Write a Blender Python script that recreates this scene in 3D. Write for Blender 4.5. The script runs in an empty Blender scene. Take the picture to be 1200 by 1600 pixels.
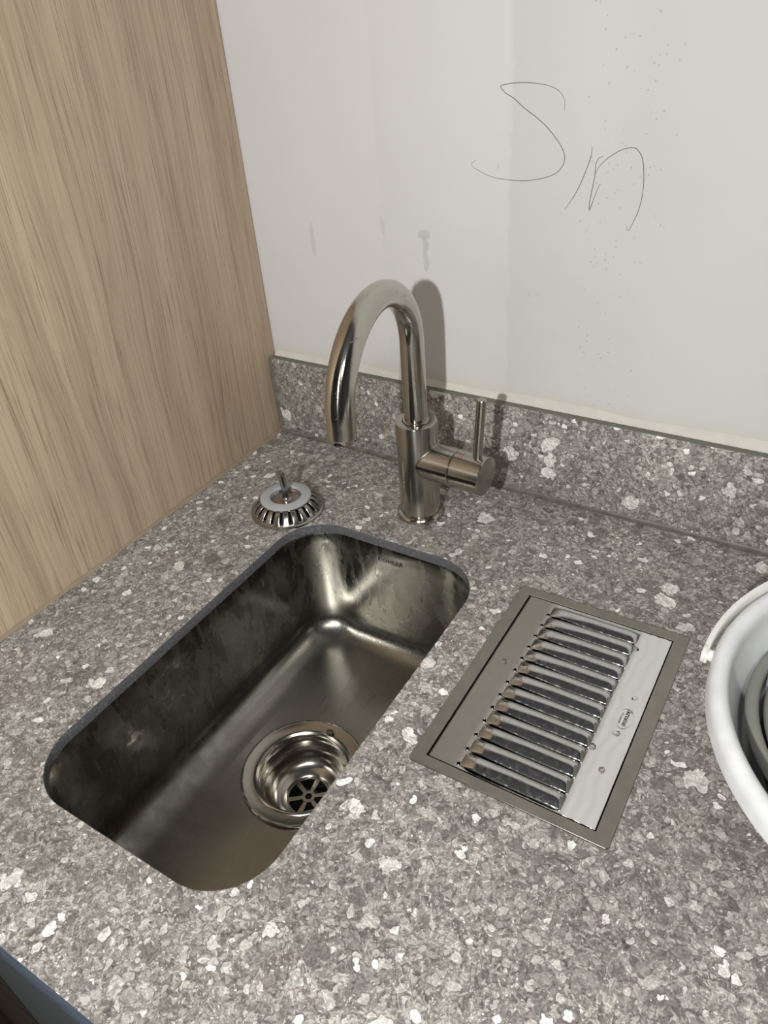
import bpy, bmesh, math, random
import numpy as np
from mathutils import Vector, Matrix
random.seed(4)
PI = math.pi
SC = bpy.context.scene
COL = SC.collection

# ------------------------------------------------------------------ camera
cd = bpy.data.cameras.new('camera'); cam = bpy.data.objects.new('camera', cd); COL.objects.link(cam)
cam.location = (0.58737, -0.65767, 0.47079)
cam.rotation_euler = (0.950442, 0.072854, 0.546732)
cd.sensor_fit = 'VERTICAL'; cd.sensor_height = 36.0; cd.lens = 1185.54 * 36.0 / 1600.0
cd.clip_start = 0.01; cd.clip_end = 50
SC.camera = cam
# ------------------------------------------------------------------ light and exposure
wd = bpy.data.worlds.new('world'); SC.world = wd; wd.use_nodes = True
wd.node_tree.nodes['Background'].inputs[0].default_value = (0.8, 0.85, 0.9, 1)
wd.node_tree.nodes['Background'].inputs[1].default_value = 0.02
def lamp(name, kind, loc, energy, size, color=(1, 1, 1), target=None, **kw):
    ld = bpy.data.lights.new(name, kind); ld.energy = energy; ld.color = color
    if kind == 'AREA':
        ld.shape = 'RECTANGLE'; ld.size, ld.size_y = size
    else:
        ld.shadow_soft_size = size
    o = bpy.data.objects.new(name, ld); COL.objects.link(o); o.location = loc
    if target is not None:
        o.rotation_euler = (Vector(target) - Vector(loc)).to_track_quat('-Z', 'Y').to_euler()
    return o
lamp('work_lamp', 'POINT', (0.535, -1.025, 0.587), 30.0, 0.014, (1.0, 0.995, 0.985))
lamp('ceiling_lamp', 'AREA', (1.25, -1.35, 1.55), 7.0, (0.5, 0.25), (1.0, 0.97, 0.92), target=(0.6, -0.5, 0))
SC.view_settings.view_transform = 'Standard'; SC.view_settings.look = 'None'
SC.view_settings.gamma = 1.0; SC.view_settings.use_curve_mapping = False
SC.view_settings.exposure = 0.0

# ------------------------------------------------------------------ node helper
class NT:
    def __init__(s, name):
        s.m = bpy.data.materials.new(name); s.m.use_nodes = True
        s.t = s.m.node_tree; s.b = s.t.nodes['Principled BSDF']
        s.co = s.t.nodes.new('ShaderNodeTexCoord').outputs['Object']
    def put(s, inp, v):
        if v is None: return
        if isinstance(v, bpy.types.NodeSocket): s.t.links.new(v, inp)
        else:
            if isinstance(v, (tuple, list)) and len(v) == 3 and inp.type == 'RGBA': v = (*v, 1)
            inp.default_value = v
    def set(s, **kw):
        for k, v in kw.items(): s.put(s.b.inputs[k.replace('_', ' ')], v)
        return s.m
    def math(s, op, a, b=None, c=None, clamp=False):
        n = s.t.nodes.new('ShaderNodeMath'); n.operation = op; n.use_clamp = clamp
        s.put(n.inputs[0], a); s.put(n.inputs[1], b)
        if c is not None: s.put(n.inputs[2], c)
        return n.outputs[0]
    def vmath(s, op, a, b=None):
        n = s.t.nodes.new('ShaderNodeVectorMath'); n.operation = op
        s.put(n.inputs[0], a)
        if op == 'SCALE': s.put(n.inputs['Scale'], b)
        elif b is not None: s.put(n.inputs[1], b)
        return n.outputs['Value' if op in ('LENGTH', 'DISTANCE') else 'Vector']
    def mapping(s, v, scale=(1, 1, 1), rot=(0, 0, 0), loc=(0, 0, 0)):
        n = s.t.nodes.new('ShaderNodeMapping'); s.put(n.inputs['Vector'], v)
        n.inputs['Scale'].default_value = scale; n.inputs['Rotation'].default_value = rot; n.inputs['Location'].default_value = loc
        return n.outputs[0]
    def noise(s, v, scale, detail=3, rough=0.55, dist=0, out='Fac'):
        n = s.t.nodes.new('ShaderNodeTexNoise'); s.put(n.inputs['Vector'], v)
        n.inputs['Scale'].default_value = scale; n.inputs['Detail'].default_value = detail
        n.inputs['Roughness'].default_value = rough; n.inputs['Distortion'].default_value = dist
        return n.outputs[out]
    def voro(s, v, scale, feature='F1', rnd=1.0):
        n = s.t.nodes.new('ShaderNodeTexVoronoi'); n.feature = feature; s.put(n.inputs['Vector'], v)
        n.inputs['Scale'].default_value = scale; n.inputs['Randomness'].default_value = rnd
        return n
    def ramp(s, f, stops, interp='LINEAR'):
        n = s.t.nodes.new('ShaderNodeValToRGB'); s.put(n.inputs[0], f); e = n.color_ramp.elements
        n.color_ramp.interpolation = interp
        while len(e) < len(stops): e.new(0.5)
        for el, (p, c) in zip(e, stops):
            el.position = p; el.color = (c, c, c, 1) if isinstance(c, (int, float)) else (*c, 1)
        return n.outputs[0]
    def mrange(s, f, a, b, c=0.0, d=1.0, smooth=False):
        n = s.t.nodes.new('ShaderNodeMapRange'); s.put(n.inputs[0], f)
        if smooth: n.interpolation_type = 'SMOOTHSTEP'
        for i, x in enumerate((a, b, c, d)): s.put(n.inputs[1 + i], x)
        return n.outputs[0]
    def mix(s, f, a, b, mode='MIX'):
        n = s.t.nodes.new('ShaderNodeMix'); n.data_type = 'RGBA'; n.blend_type = mode
        s.put(n.inputs[0], f); s.put(n.inputs[6], a); s.put(n.inputs[7], b)
        return n.outputs[2]
    def sep(s, v):
        n = s.t.nodes.new('ShaderNodeSeparateXYZ'); s.put(n.inputs[0], v); return n.outputs
    def comb(s, x, y, z):
        n = s.t.nodes.new('ShaderNodeCombineXYZ')
        for i, q in enumerate((x, y, z)): s.put(n.inputs[i], q)
        return n.outputs[0]
    def bump(s, h, strength=0.5, dist=0.001):
        n = s.t.nodes.new('ShaderNodeBump'); s.put(n.inputs['Height'], h)
        n.inputs['Strength'].default_value = strength; n.inputs['Distance'].default_value = dist
        return n.outputs[0]

def simple(name, col, rough=0.5, metal=0.0, **kw):
    n = NT(name); v = n.noise(n.co, 60, 3)
    c = n.mix(n.mrange(v, 0.3, 0.7, 0.0, 1.0), tuple(x * 0.93 for x in col), tuple(min(1, x * 1.06) for x in col))
    return n.set(Base_Color=c, Roughness=rough, Metallic=metal, **kw)

# ------------------------------------------------------------------ materials
def stone_material():
    n = NT('breccia_stone'); P = n.co
    wv = n.noise(P, 30, 3, out='Color')
    wf = n.noise(P, 160, 2, out='Color')
    w1 = n.vmath('ADD', P, n.vmath('SCALE', n.vmath('SUBTRACT', wv, (.5, .5, .5)), 0.016))
    w2 = n.vmath('ADD', w1, n.vmath('SCALE', n.vmath('SUBTRACT', wf, (.5, .5, .5)), 0.0075))
    big = n.noise(P, 7, 4)
    mid = n.noise(P, 45, 6, 0.65, 1.2)
    fine = n.noise(w2, 420, 4, 0.7)
    base = n.ramp(n.math('ADD', n.math('MULTIPLY', mid, 0.6), n.math('MULTIPLY', fine, 0.4)),
                  [(0.30, (.085, .080, .076)), (0.45, (.16, .152, .145)), (0.56, (.25, .24, .228)), (0.70, (.40, .39, .375))])
    # tint: mauve brown to greenish grey
    tint = n.ramp(n.noise(P, 11, 3), [(0.35, (1.05, 0.985, 0.98)), (0.5, (1, 1, .985)), (0.65, (.97, 1.0, .95))])
    col = n.mix(1.0, base, tint, 'MULTIPLY')
    def mosaic(col, scale, vec, seed, f, lo, hi, ln=.06):
        v = n.voro(n.mapping(vec, loc=(seed, seed * 2.1, seed * .7)), scale)
        r = n.sep(v.outputs['Color'])
        e = n.voro(n.mapping(vec, loc=(seed, seed * 2.1, seed * .7)), scale, 'DISTANCE_TO_EDGE')
        c = n.mix(r[0], lo, hi)
        c = n.mix(n.mrange(e.outputs['Distance'], 0, ln, .6, 0), c, (.10, .095, .09))
        amt = n.math('MULTIPLY', n.math('GREATER_THAN', r[1], .25), f)
        return n.mix(amt, col, c)
    col = mosaic(col, 150, w2, 2.2, .55, (.13, .122, .115), (.42, .405, .39))
    col = mosaic(col, 420, w2, 6.2, .50, (.12, .112, .106), (.50, .485, .465), .1)
    def layer(col, scale, vec, thr, rmin, rmax, clo, chi, seed, edge=0.05, grain=0.25):
        v = n.voro(n.mapping(vec, loc=(seed, seed * 1.7, seed * .3)), scale)
        r = n.sep(v.outputs['Color'])
        rad = n.mrange(r[1], 0, 1, rmin, rmax)
        present = n.math('GREATER_THAN', r[0], thr)
        d = n.math('SUBTRACT', rad, v.outputs['Distance'])
        mask = n.math('MULTIPLY', n.mrange(d, 0.0, edge), present)
        rimm = n.math('MULTIPLY', n.math('MULTIPLY', n.mrange(d, -edge * 1.6, 0.0), present), 0.45)
        cc = n.mix(r[2], clo, chi)
        cc = n.mix(n.math('MULTIPLY', n.mrange(n.noise(w2, scale * 6, 4, .7), .35, .65), grain), cc, tuple(x * .45 for x in clo))
        col = n.mix(rimm, col, (.09, .085, .08))
        return n.mix(mask, col, cc)
    col = layer(col, 520, w2, 0.55, .25, .5, (.20, .19, .18), (.48, .47, .45), 3.1, .12, .1)
    col = layer(col, 250, w2, 0.55, .25, .52, (.17, .16, .155), (.50, .49, .47), 1.3, .09)
    col = layer(col, 125, w2, 0.50, .28, .50, (.19, .18, .172), (.46, .45, .43), 7.7, .06)
    w3 = n.vmath('ADD', w2, n.vmath('SCALE', n.vmath('SUBTRACT', n.noise(P, 90, 2, out='Color'), (.5, .5, .5)), 0.012))
    col = layer(col, 66, w3, 0.55, .25, .46, (.20, .19, .18), (.44, .43, .41), 4.4, .04, .5)
    col = layer(col, 95, w2, 0.86, .22, .40, (.50, .495, .48), (.64, .635, .615), 9.1, .035, .2)
    col = layer(col, 46, w3, 0.84, .22, .42, (.44, .435, .42), (.60, .59, .57), 5.9, .03, .3)
    # veins between clasts
    e = n.voro(n.mapping(w2, loc=(2, 5, 1)), 48, 'DISTANCE_TO_EDGE')
    vein = n.math('MULTIPLY', n.mrange(e.outputs['Distance'], 0.0, 0.035, 1.0, 0.0), n.mrange(n.noise(P, 25, 2), .48, .62))
    col = n.mix(n.math('MULTIPLY', vein, .55), col, (.075, .07, .066))
    e2 = n.voro(n.mapping(w2, loc=(8, 1, 3)), 70, 'DISTANCE_TO_EDGE')
    vein2 = n.math('MULTIPLY', n.mrange(e2.outputs['Distance'], 0.0, 0.05, 1.0, 0.0), n.mrange(n.noise(P, 18, 2, .5), .52, .66))
    col = n.mix(n.math('MULTIPLY', vein2, .5), col, (.5, .49, .46))
    col = n.mix(n.mrange(big, .35, .65, .18, 0.0), col, (.10, .095, .09))
    gr1 = n.mrange(n.noise(w2, 700, 4, .75), .32, .68, .72, 1.28)
    gr2 = n.mrange(n.noise(n.vmath('ADD', w2, (3, 1, 2)), 190, 5, .7, 1.0), .30, .70, .70, 1.28)
    g3 = n.math('MULTIPLY', gr1, gr2)
    col = n.mix(1.0, col, n.comb(g3, g3, g3), 'MULTIPLY')
    cr, cg, cb = n.sep(col)
    col = n.comb(*[n.math('MULTIPLY', n.math('POWER', n.math('MINIMUM', q, .58), 1.42), k) for q, k in ((cr, 2.46), (cg, 2.455), (cb, 2.43))])
    rgh = n.mrange(n.noise(P, 120, 3), .3, .7, .38, .6)
    bp = n.bump(n.noise(P, 900, 2), .08, .0004)
    return n.set(Base_Color=col, Roughness=rgh, Normal=bp, Specular_IOR_Level=0.35)
M_STONE = stone_material()
def side_material():
    n = NT('cut_stone_edge')
    c = n.ramp(n.noise(n.co, 520, 5, .7), [(.30, (.06, .062, .066)), (.5, (.125, .128, .132)), (.66, (.26, .262, .262))])
    c = n.mix(n.mrange(n.noise(n.co, 90, 3), .4, .6, 0, .5), c, (.10, .104, .112))
    return n.set(Base_Color=c, Roughness=.5)
M_STONE_SIDE = side_material()
def front_edge_material():
    n = NT('painted_reflection_edge')
    c = n.ramp(n.noise(n.mapping(n.co, scale=(60, 60, 400)), 1.0, 4, .6), [(.35, (.085, .11, .145)), (.6, (.15, .19, .25))])  # bluish reflection on the front edge is put into the colour
    return n.set(Base_Color=c, Roughness=.4)
M_FRONTEDGE = front_edge_material()
M_STONE_EDGE = simple('dull_stone_top_edge', (.17, .17, .145), .75)
def wood_material(name, light, dark, gain=1.0):
    n = NT(name); x, y, z = n.sep(n.co)
    wv = n.noise(n.comb(n.math('MULTIPLY', y, 5.0), 0.3, n.math('MULTIPLY', z, 1.1)), 1.0, 3)
    wy = n.math('ADD', y, n.math('MULTIPLY', n.math('SUBTRACT', wv, .5), 0.075))
    def st(fy, fz, d=4, r=.6): return n.noise(n.comb(n.math('MULTIPLY', wy, fy), 0.7, n.math('MULTIPLY', z, fz)), 1.0, d, r)
    band = st(26, 1.2, 2)
    rings = st(260, 1.1, 5, .72)
    fine = st(800, 5, 3, .6)
    pores = st(1100, 17, 2, .5)
    lines = st(560, 1.4, 3, .6)
    f = n.math('ADD', n.math('MULTIPLY', band, .34), n.math('ADD', n.math('MULTIPLY', rings, .32), n.math('ADD', n.math('MULTIPLY', lines, .22), n.math('MULTIPLY', fine, .12))))
    col = n.ramp(f, [(0.30, dark), (0.47, tuple(.35 * a + .65 * b for a, b in zip(dark, light))), (0.56, light), (0.72, tuple(min(1, b * 1.14) for b in light))])
    pink = n.mrange(st(12, .8, 2), .42, .62)
    col = n.mix(n.math('MULTIPLY', pink, .35), col, n.mix(1.0, col, (.93, .86, .90), 'MULTIPLY'))
    col = n.mix(n.mrange(pores, .56, .68, 0, .5), col, tuple(q * .45 for q in dark))
    col = n.mix(n.mrange(rings, .58, .68, 0, .4), col, dark)
    col = n.mix(n.mrange(lines, .56, .66, 0, .5), col, dark)
    return n.set(Base_Color=col, Roughness=.48, Normal=n.bump(fine, .12, .0004), Specular_IOR_Level=.35)
M_OAK = wood_material('light_oak_veneer', (.61, .49, .35), (.30, .22, .148))
M_BROWN = wood_material('dark_brown_wood', (.055, .036, .026), (.022, .014, .010))

def wall_material():
    n = NT('painted_plaster'); x, y, z = n.sep(n.co)
    base = n.ramp(n.noise(n.co, 3.5, 4), [(.3, (.665, .66, .65)), (.5, (.70, .695, .685)), (.7, (.72, .717, .71))])
    jag = n.noise(n.co, 55, 4)
    # repainted patch with a ragged right edge
    xx = n.math('ADD', x, n.math('MULTIPLY', n.math('SUBTRACT', jag, .5), .012))
    zz = n.math('ADD', z, n.math('MULTIPLY', n.math('SUBTRACT', jag, .5), .02))
    m = n.math('MULTIPLY', n.mrange(xx, .210, .262, smooth=True), n.math('MULTIPLY', n.mrange(xx, .3005, .3035, 1, 0), n.mrange(zz, .268, .276)))
    col = n.mix(n.math('MULTIPLY', m, .55), base, (.735, .735, .745))
    m2 = n.math('MULTIPLY', n.mrange(xx, .3035, .3045), n.mrange(xx, .31, .37, 1, 0))
    col = n.mix(n.math('MULTIPLY', m2, .38), col, (.60, .60, .59))
    m3 = n.math('MULTIPLY', n.mrange(xx, .165, .168), n.mrange(xx, .17, .21, 1, 0))
    col = n.mix(n.math('MULTIPLY', m3, .18), col, (.60, .60, .59))
    # right hand smoother band and damp greyish band
    col = n.mix(n.math('MULTIPLY', n.mrange(n.math('ABSOLUTE', n.math('SUBTRACT', xx, .415)), .0, .035, 1, 0), n.mrange(z, .30, .50, .1, .30)), col, (.60, .60, .60))
    # drip marks
    def blob(cx, cz, a, b, k=.6, c=(.50, .50, .48)):
        nonlocal col
        dx = n.math('DIVIDE', n.math('SUBTRACT', xx, cx), a); dz = n.math('DIVIDE', n.math('SUBTRACT', z, cz), b)
        r = n.math('ADD', n.math('POWER', n.math('ABSOLUTE', dx), 2.0), n.math('POWER', n.math('ABSOLUTE', dz), 4.0))
        col = n.mix(n.mrange(r, .75, 1.1, k, 0.0), col, c)
    blob(.2155, .241, .0032, .018, .55); blob(.2150, .2595, .0062, .0045, .55); blob(.0795, .2430, .0028, .019, .38)
    blob(.1670, .264, .0022, .009, .35); blob(.2010, .206, .0015, .009, .4); blob(.3255, .2135, .0018, .0022, .35); blob(.3325, .2145, .0018, .0020, .3)
    blob(.2915, .324, .0007, .0035, .5)
    # specks in a vertical band
    c0 = n.math('SUBTRACT', .4035, n.math('MULTIPLY', n.math('SUBTRACT', .34, z), .03))
    band = n.mrange(n.math('ABSOLUTE', n.math('SUBTRACT', x, c0)), .0, .05, 1, 0, True)
    v = n.voro(n.comb(n.math('ADD', x, n.math('MULTIPLY', n.noise(n.co, 600, 2), .004)), 0.0, n.math('MULTIPLY', z, .7)), 340)
    rr = n.sep(v.outputs['Color'])
    spk = n.math('MULTIPLY', n.math('LESS_THAN', v.outputs['Distance'], n.mrange(rr[1], 0, 1, .06, .24)), n.math('LESS_THAN', rr[0], n.math('MULTIPLY', band, .55)))
    col = n.mix(n.math('MULTIPLY', spk, .42), col, (.36, .35, .33))
    v2 = n.voro(n.co, 45)
    r2 = n.sep(v2.outputs['Color'])
    s2 = n.math('MULTIPLY', n.math('LESS_THAN', v2.outputs['Distance'], .05), n.math('LESS_THAN', r2[0], .10))
    col = n.mix(n.math('MULTIPLY', s2, .35), col, (.4, .39, .36))
    # yellowish stain along the splashback
    yb = n.mrange(n.math('ADD', z, n.math('MULTIPLY', n.math('SUBTRACT', n.noise(n.co, 18, 2), .5), .016)), .106, .120, .6, 0)
    col = n.mix(yb, col, (.66, .64, .56))
    hb = n.math('ADD', n.math('MULTIPLY', n.noise(n.co, 500, 3), .5), n.math('ADD', n.math('MULTIPLY', n.noise(n.co, 30, 2), 2.0), n.math('MULTIPLY', spk, .5)))
    return n.set(Base_Color=col, Roughness=.62, Normal=n.bump(hb, .22, .0006), Specular_IOR_Level=.3)
M_WALL = wall_material()
M_PLAIN = simple('dark_grey_room_paint', (.10, .105, .115), .8)
M_FLOOR = simple('grey_floor', (.16, .16, .16), .6)
M_PENCIL = simple('pencil_graphite', (.10, .10, .105), .7)
M_CAULK = simple('cream_sealant', (.66, .65, .575), .55)
def bead_material():
    n = NT('smeared_sealant')
    c = n.ramp(n.noise(n.co, 70, 4), [(.3, (.10, .095, .075)), (.7, (.20, .19, .16))])
    return n.set(Base_Color=c, Roughness=.5)
M_BEAD = bead_material()
M_TANBEAD = simple('tan_sealant', (.30, .24, .17), .55)

def steel(name, base=(.56, .54, .49), rough=.25, streak=None, wet=False, aniso=0.0, rvar=.08):
    n = NT(name)
    v = n.co
    if streak == 'z': sv = n.mapping(v, scale=(900, 900, 14))
    elif streak == 'y': sv = n.mapping(v, scale=(900, 12, 900))
    else: sv = n.mapping(v, scale=(120, 120, 120))
    s = n.noise(sv, 1.0, 3)
    r = n.mrange(s, .3, .7, rough - rvar, rough + rvar)
    col = n.mix(n.mrange(n.noise(v, 40, 4), .35, .65, 0, 1), tuple(q * .9 for q in base), base)
    kw = {}
    if streak: kw['Normal'] = n.bump(s, .05, .0002)
    return n.set(Base_Color=col, Roughness=r, Metallic=1.0, **kw)
ROT = 0.25
def brushed(name, base, rough, an):
    n = NT(name)
    t = n.t.nodes.new('ShaderNodeTangent'); t.direction_type = 'UV_MAP'; t.uv_map = 'UVMap'
    s_ = n.noise(n.co, 900, 2)
    col = n.mix(n.mrange(n.noise(n.co, 35, 4), .35, .65, 0, 1), tuple(q * .9 for q in base), base)
    return n.set(Base_Color=col, Roughness=n.mrange(n.noise(n.co, 30, 2), .3, .7, rough - .01, rough + .01), Metallic=1.0, Anisotropic=an, Anisotropic_Rotation=ROT, Tangent=t.outputs[0])
M_FAUCET = brushed('brushed_nickel_steel', (.46, .44, .39), .21, .85)
M_SPOUT = brushed('polished_spout_steel', (.52, .50, .44), .13, .9)
M_FRAME = steel('satin_steel_frame', (.33, .315, .275), .33, None)
M_DRAIN = steel('drain_steel', (.40, .385, .345), .2, None, rvar=.02)
M_BASKET = steel('strainer_steel', (.42, .405, .38), .22, None, rvar=.02)

def sink_material():
    n = NT('water_stained_steel'); x, y, z = n.sep(n.co)
    wz = n.noise(n.co, 60, 4)
    # dried water film: ragged patches running down the walls
    film = n.noise(n.comb(n.math('MULTIPLY', x, 75), n.math('MULTIPLY', y, 75), n.math('MULTIPLY', z, 26)), 1.0, 6, .62, .6)
    fm = n.mrange(film, .49, .53)
    up = n.mrange(z, -.14, -.10)
    drops = n.voro(n.comb(n.math('MULTIPLY', x, 1.0), y, n.math('MULTIPLY', z, .6)), 240)
    dr = n.sep(drops.outputs['Color'])
    dm = n.math('MULTIPLY', n.math('LESS_THAN', drops.outputs['Distance'], n.mrange(dr[1], 0, 1, .08, .30)), n.math('LESS_THAN', dr[0], .22))
    dm = n.math('MULTIPLY', dm, up)
    fm = n.math('MULTIPLY', fm, up)
    br = n.noise(n.mapping(n.co, scale=(500, 10, 500)), 1.0, 3)
    col = n.ramp(n.noise(n.co, 14, 4), [(.3, (.235, .23, .205)), (.7, (.32, .312, .285))])
    col = n.mix(n.math('MULTIPLY', fm, .48), col, (.42, .41, .38))
    col = n.mix(n.math('MULTIPLY', dm, .55), col, (.12, .115, .095))
    # grime on the front left of the floor
    dx = n.math('SUBTRACT', x, .165); dy = n.math('SUBTRACT', y, -.43)
    gr = n.math('SQRT', n.math('ADD', n.math('POWER', n.math('MULTIPLY', dx, 1.0), 2.0), n.math('POWER', n.math('MULTIPLY', dy, .55), 2.0)))
    grime = n.math('MULTIPLY', n.mrange(gr, .03, .075, 1, 0, True), n.mrange(n.noise(n.mapping(n.co, scale=(30, 60, 60), rot=(0, 0, .5)), 1.0, 5, .65), .40, .60))
    col = n.mix(n.math('MULTIPLY', grime, .6), col, (.20, .175, .165))
    r = n.math('ADD', n.math('ADD', n.mrange(z, -.150, -.125, .09, 0.0), n.mrange(br, .3, .7, .17, .25)), n.math('MULTIPLY', fm, .10))
    r = n.math('ADD', r, n.math('MULTIPLY', grime, .15))
    h = n.math('ADD', n.math('MULTIPLY', br, .008), n.math('MULTIPLY', dm, .6))
    return n.set(Base_Color=col, Roughness=r, Metallic=1.0, Normal=n.bump(h, .25, .0005))
M_SINK = sink_material()
def grate_material():
    n = NT('polished_grate_steel'); x, y, z = n.sep(n.co)
    spots = n.noise(n.co, 260, 5, .6, .4)
    film = n.mrange(spots, .52, .58)
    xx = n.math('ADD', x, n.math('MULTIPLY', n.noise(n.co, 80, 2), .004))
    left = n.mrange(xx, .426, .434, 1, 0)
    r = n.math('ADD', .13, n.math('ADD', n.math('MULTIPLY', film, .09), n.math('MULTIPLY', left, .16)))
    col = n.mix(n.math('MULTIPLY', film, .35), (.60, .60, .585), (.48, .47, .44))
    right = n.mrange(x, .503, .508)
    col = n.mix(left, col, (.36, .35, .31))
    col = n.mix(right, col, (.86, .86, .84))  # bright reflection of the right margin is put into its base colour
    return n.set(Base_Color=col, Roughness=r, Metallic=1.0)
M_GRATE = grate_material()
M_DARK = simple('painted_shade_black', (.012, .012, .011), .8)
M_INK = simple('dark_engraving', (.05, .05, .045), .6)
M_MARK = simple('etched_mark', (.03, .03, .025), .6)
M_RED = simple('red_marking', (.45, .04, .03), .5)
M_RUBBER = simple('translucent_rubber', (.42, .43, .44), .45)
M_BUCKET = simple('white_plastic', (.80, .82, .83), .38, Subsurface_Weight=.05)
M_BUCKET.node_tree.nodes['Principled BSDF'].inputs['Subsurface Radius'].default_value = (.01, .01, .01)
M_HANDLE = simple('ivory_plastic', (.80, .80, .76), .35)
M_HOSE = simple('grey_hose_plastic', (.22, .225, .195), .45)
M_DARKCOIL = simple('black_coil_filler', (.012, .012, .013), .6)
M_GREY = simple('grey_laminate', (.075, .08, .08), .45)
def glass():
    n = NT('clear_water'); return n.set(Base_Color=(1, 1, 1), Roughness=.02, IOR=1.33, Transmission_Weight=1.0)
M_WATER = glass()
M_SCRAP = simple('brown_food_scrap', (.05, .045, .025), .7)

# ------------------------------------------------------------------ mesh helpers
def obj(name, verts, faces, mat, parent=None, smooth=True):
    me = bpy.data.meshes.new(name); me.from_pydata([tuple(map(float, v)) for v in verts], [], faces); me.update()
    return link(name, me, mat, parent, smooth)
def link(name, me, mat, parent=None, smooth=True):
    if mat is not None:
        me.materials.clear(); me.materials.append(mat)
    me.polygons.foreach_set('use_smooth', [smooth] * len(me.polygons))
    o = bpy.data.objects.new(name, me); COL.objects.link(o)
    if parent is not None: o.parent = parent; o.matrix_parent_inverse = Matrix.Translation(-parent.location)
    return o
def from_bm(name, bm, mat, parent=None, smooth=True, recalc=True):
    if recalc: bmesh.ops.recalc_face_normals(bm, faces=bm.faces)
    me = bpy.data.meshes.new(name); bm.to_mesh(me); bm.free()
    return link(name, me, mat, parent, smooth)
def sharp(o, deg=35):
    me = o.data; me.polygons.foreach_set('use_smooth', [True] * len(me.polygons))
    bm = bmesh.new(); bm.from_mesh(me)
    for e in bm.edges:
        if len(e.link_faces) == 2 and e.calc_face_angle(0) > math.radians(deg): e.smooth = False
    bm.to_mesh(me); bm.free()
    return o
def add_box(bm, lo, hi, bev=0.0, seg=2):
    r = bmesh.ops.create_cube(bm, size=1.0)
    S = [hi[i] - lo[i] for i in range(3)]; c = [(hi[i] + lo[i]) / 2 for i in range(3)]
    for v in r['verts']: v.co = Vector((v.co[i] * S[i] + c[i] for i in range(3)))
    if bev:
        es = {e for v in r['verts'] for e in v.link_edges}
        bmesh.ops.bevel(bm, geom=list(es), offset=bev, segments=seg, profile=.5, affect='EDGES')
def box(name, lo, hi, mat, parent=None, bev=0.0, smooth=False):
    bm = bmesh.new(); add_box(bm, lo, hi, bev)
    o = from_bm(name, bm, mat, parent, False)
    return sharp(o) if bev else o
def lathe(prof, n=64, center=(0, 0, 0), axis=None, closed=False):
    """revolve (r, h) pairs about an axis through center"""
    c = Vector(center)
    if axis is None: M = Matrix.Identity(3)
    else: M = Vector(axis).normalized().to_track_quat('Z', 'Y').to_matrix()
    V = []; F = []; rows = []
    for r, h in prof:
        if r < 1e-7:
            V.append(c + M @ Vector((0, 0, h))); rows.append([len(V) - 1] * n)
        else:
            row = []
            for k in range(n):
                a = 2 * PI * k / n; V.append(c + M @ Vector((r * math.cos(a), r * math.sin(a), h))); row.append(len(V) - 1)
            rows.append(row)
    pairs = list(zip(rows[:-1], rows[1:]))
    if closed: pairs.append((rows[-1], rows[0]))
    for A, B in pairs:
        for k in range(n):
            k2 = (k + 1) % n
            f = [A[k], A[k2], B[k2], B[k]]; g = []
            for i in f:
                if i not in g: g.append(i)
            if len(g) >= 3: F.append(g)
    return V, F
def lathe_obj(name, prof, mat, parent=None, n=64, center=(0, 0, 0), axis=None, closed=False, deg=35):
    V, F = lathe(prof, n, center, axis, closed)
    bm = bmesh.new(); vs = [bm.verts.new(v) for v in V]
    for f in F:
        try: bm.faces.new([vs[i] for i in f])
        except ValueError: pass
    return sharp(from_bm(name, bm, mat, parent), deg)
def tube(path, rad, n=24, caps=True, up=None):
    """swept tube with parallel transport; rad: number or list"""
    P = [Vector(p) for p in path]; V = []; F = []; N = None
    for i, p in enumerate(P):
        t = (P[min(i + 1, len(P) - 1)] - P[max(i - 1, 0)]).normalized()
        if N is None:
            N = t.orthogonal().normalized() if up is None else (Vector(up) - t * Vector(up).dot(t)).normalized()
        else: N = (N - t * N.dot(t)).normalized()
        B = t.cross(N); r = rad[i] if isinstance(rad, (list, tuple)) else rad
        for k in range(n):
            a = 2 * PI * k / n; V.append(p + N * (r * math.cos(a)) + B * (r * math.sin(a)))
    for i in range(len(P) - 1):
        for k in range(n):
            k2 = (k + 1) % n
            F.append([i * n + k, i * n + k2, (i + 1) * n + k2, (i + 1) * n + k])
    if caps: F.append(list(range(n))[::-1]); F.append([(len(P) - 1) * n + k for k in range(n)])
    return V, F
def strip(path, sect, closed=False, up=(0, 0, 1)):
    """sweep a closed 2D section (side, up) along a path"""
    P = [Vector(p) for p in path]; V = []; F = []; U = Vector(up); m = len(sect); L = len(P)
    for i, p in enumerate(P):
        a = P[(i - 1) % L] if closed else P[max(i - 1, 0)]; b = P[(i + 1) % L] if closed else P[min(i + 1, L - 1)]
        t = (b - a).normalized(); s = t.cross(U).normalized()
        for (x, y) in sect: V.append(p + s * x + U * y)
    for i in range(L if closed else L - 1):
        j = (i + 1) % L
        for k in range(m):
            k2 = (k + 1) % m; F.append([i * m + k, i * m + k2, j * m + k2, j * m + k])
    if not closed: F.append(list(range(m))[::-1]); F.append([(L - 1) * m + k for k in range(m)])
    return V, F
def set_uv(o, fn):
    me = o.data; uv = me.uv_layers.new(name='UVMap').data
    for p in me.polygons:
        q = [fn(me.loops[l].vertex_index) for l in p.loop_indices]; u0 = q[0][0]
        for l, (u, v) in zip(p.loop_indices, q):
            if u - u0 > .5: u -= 1
            if u - u0 < -.5: u += 1
            uv[l].uv = (u, v)
def uv_axis(o, c, ax):
    c = Vector(c); Mi = Vector(ax).normalized().to_track_quat('Z', 'Y').to_matrix().inverted(); V = [Mi @ (v.co - c) for v in o.data.vertices]
    set_uv(o, lambda i: (math.atan2(V[i].y, V[i].x) / (2 * PI) % 1, V[i].z * 10))
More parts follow.
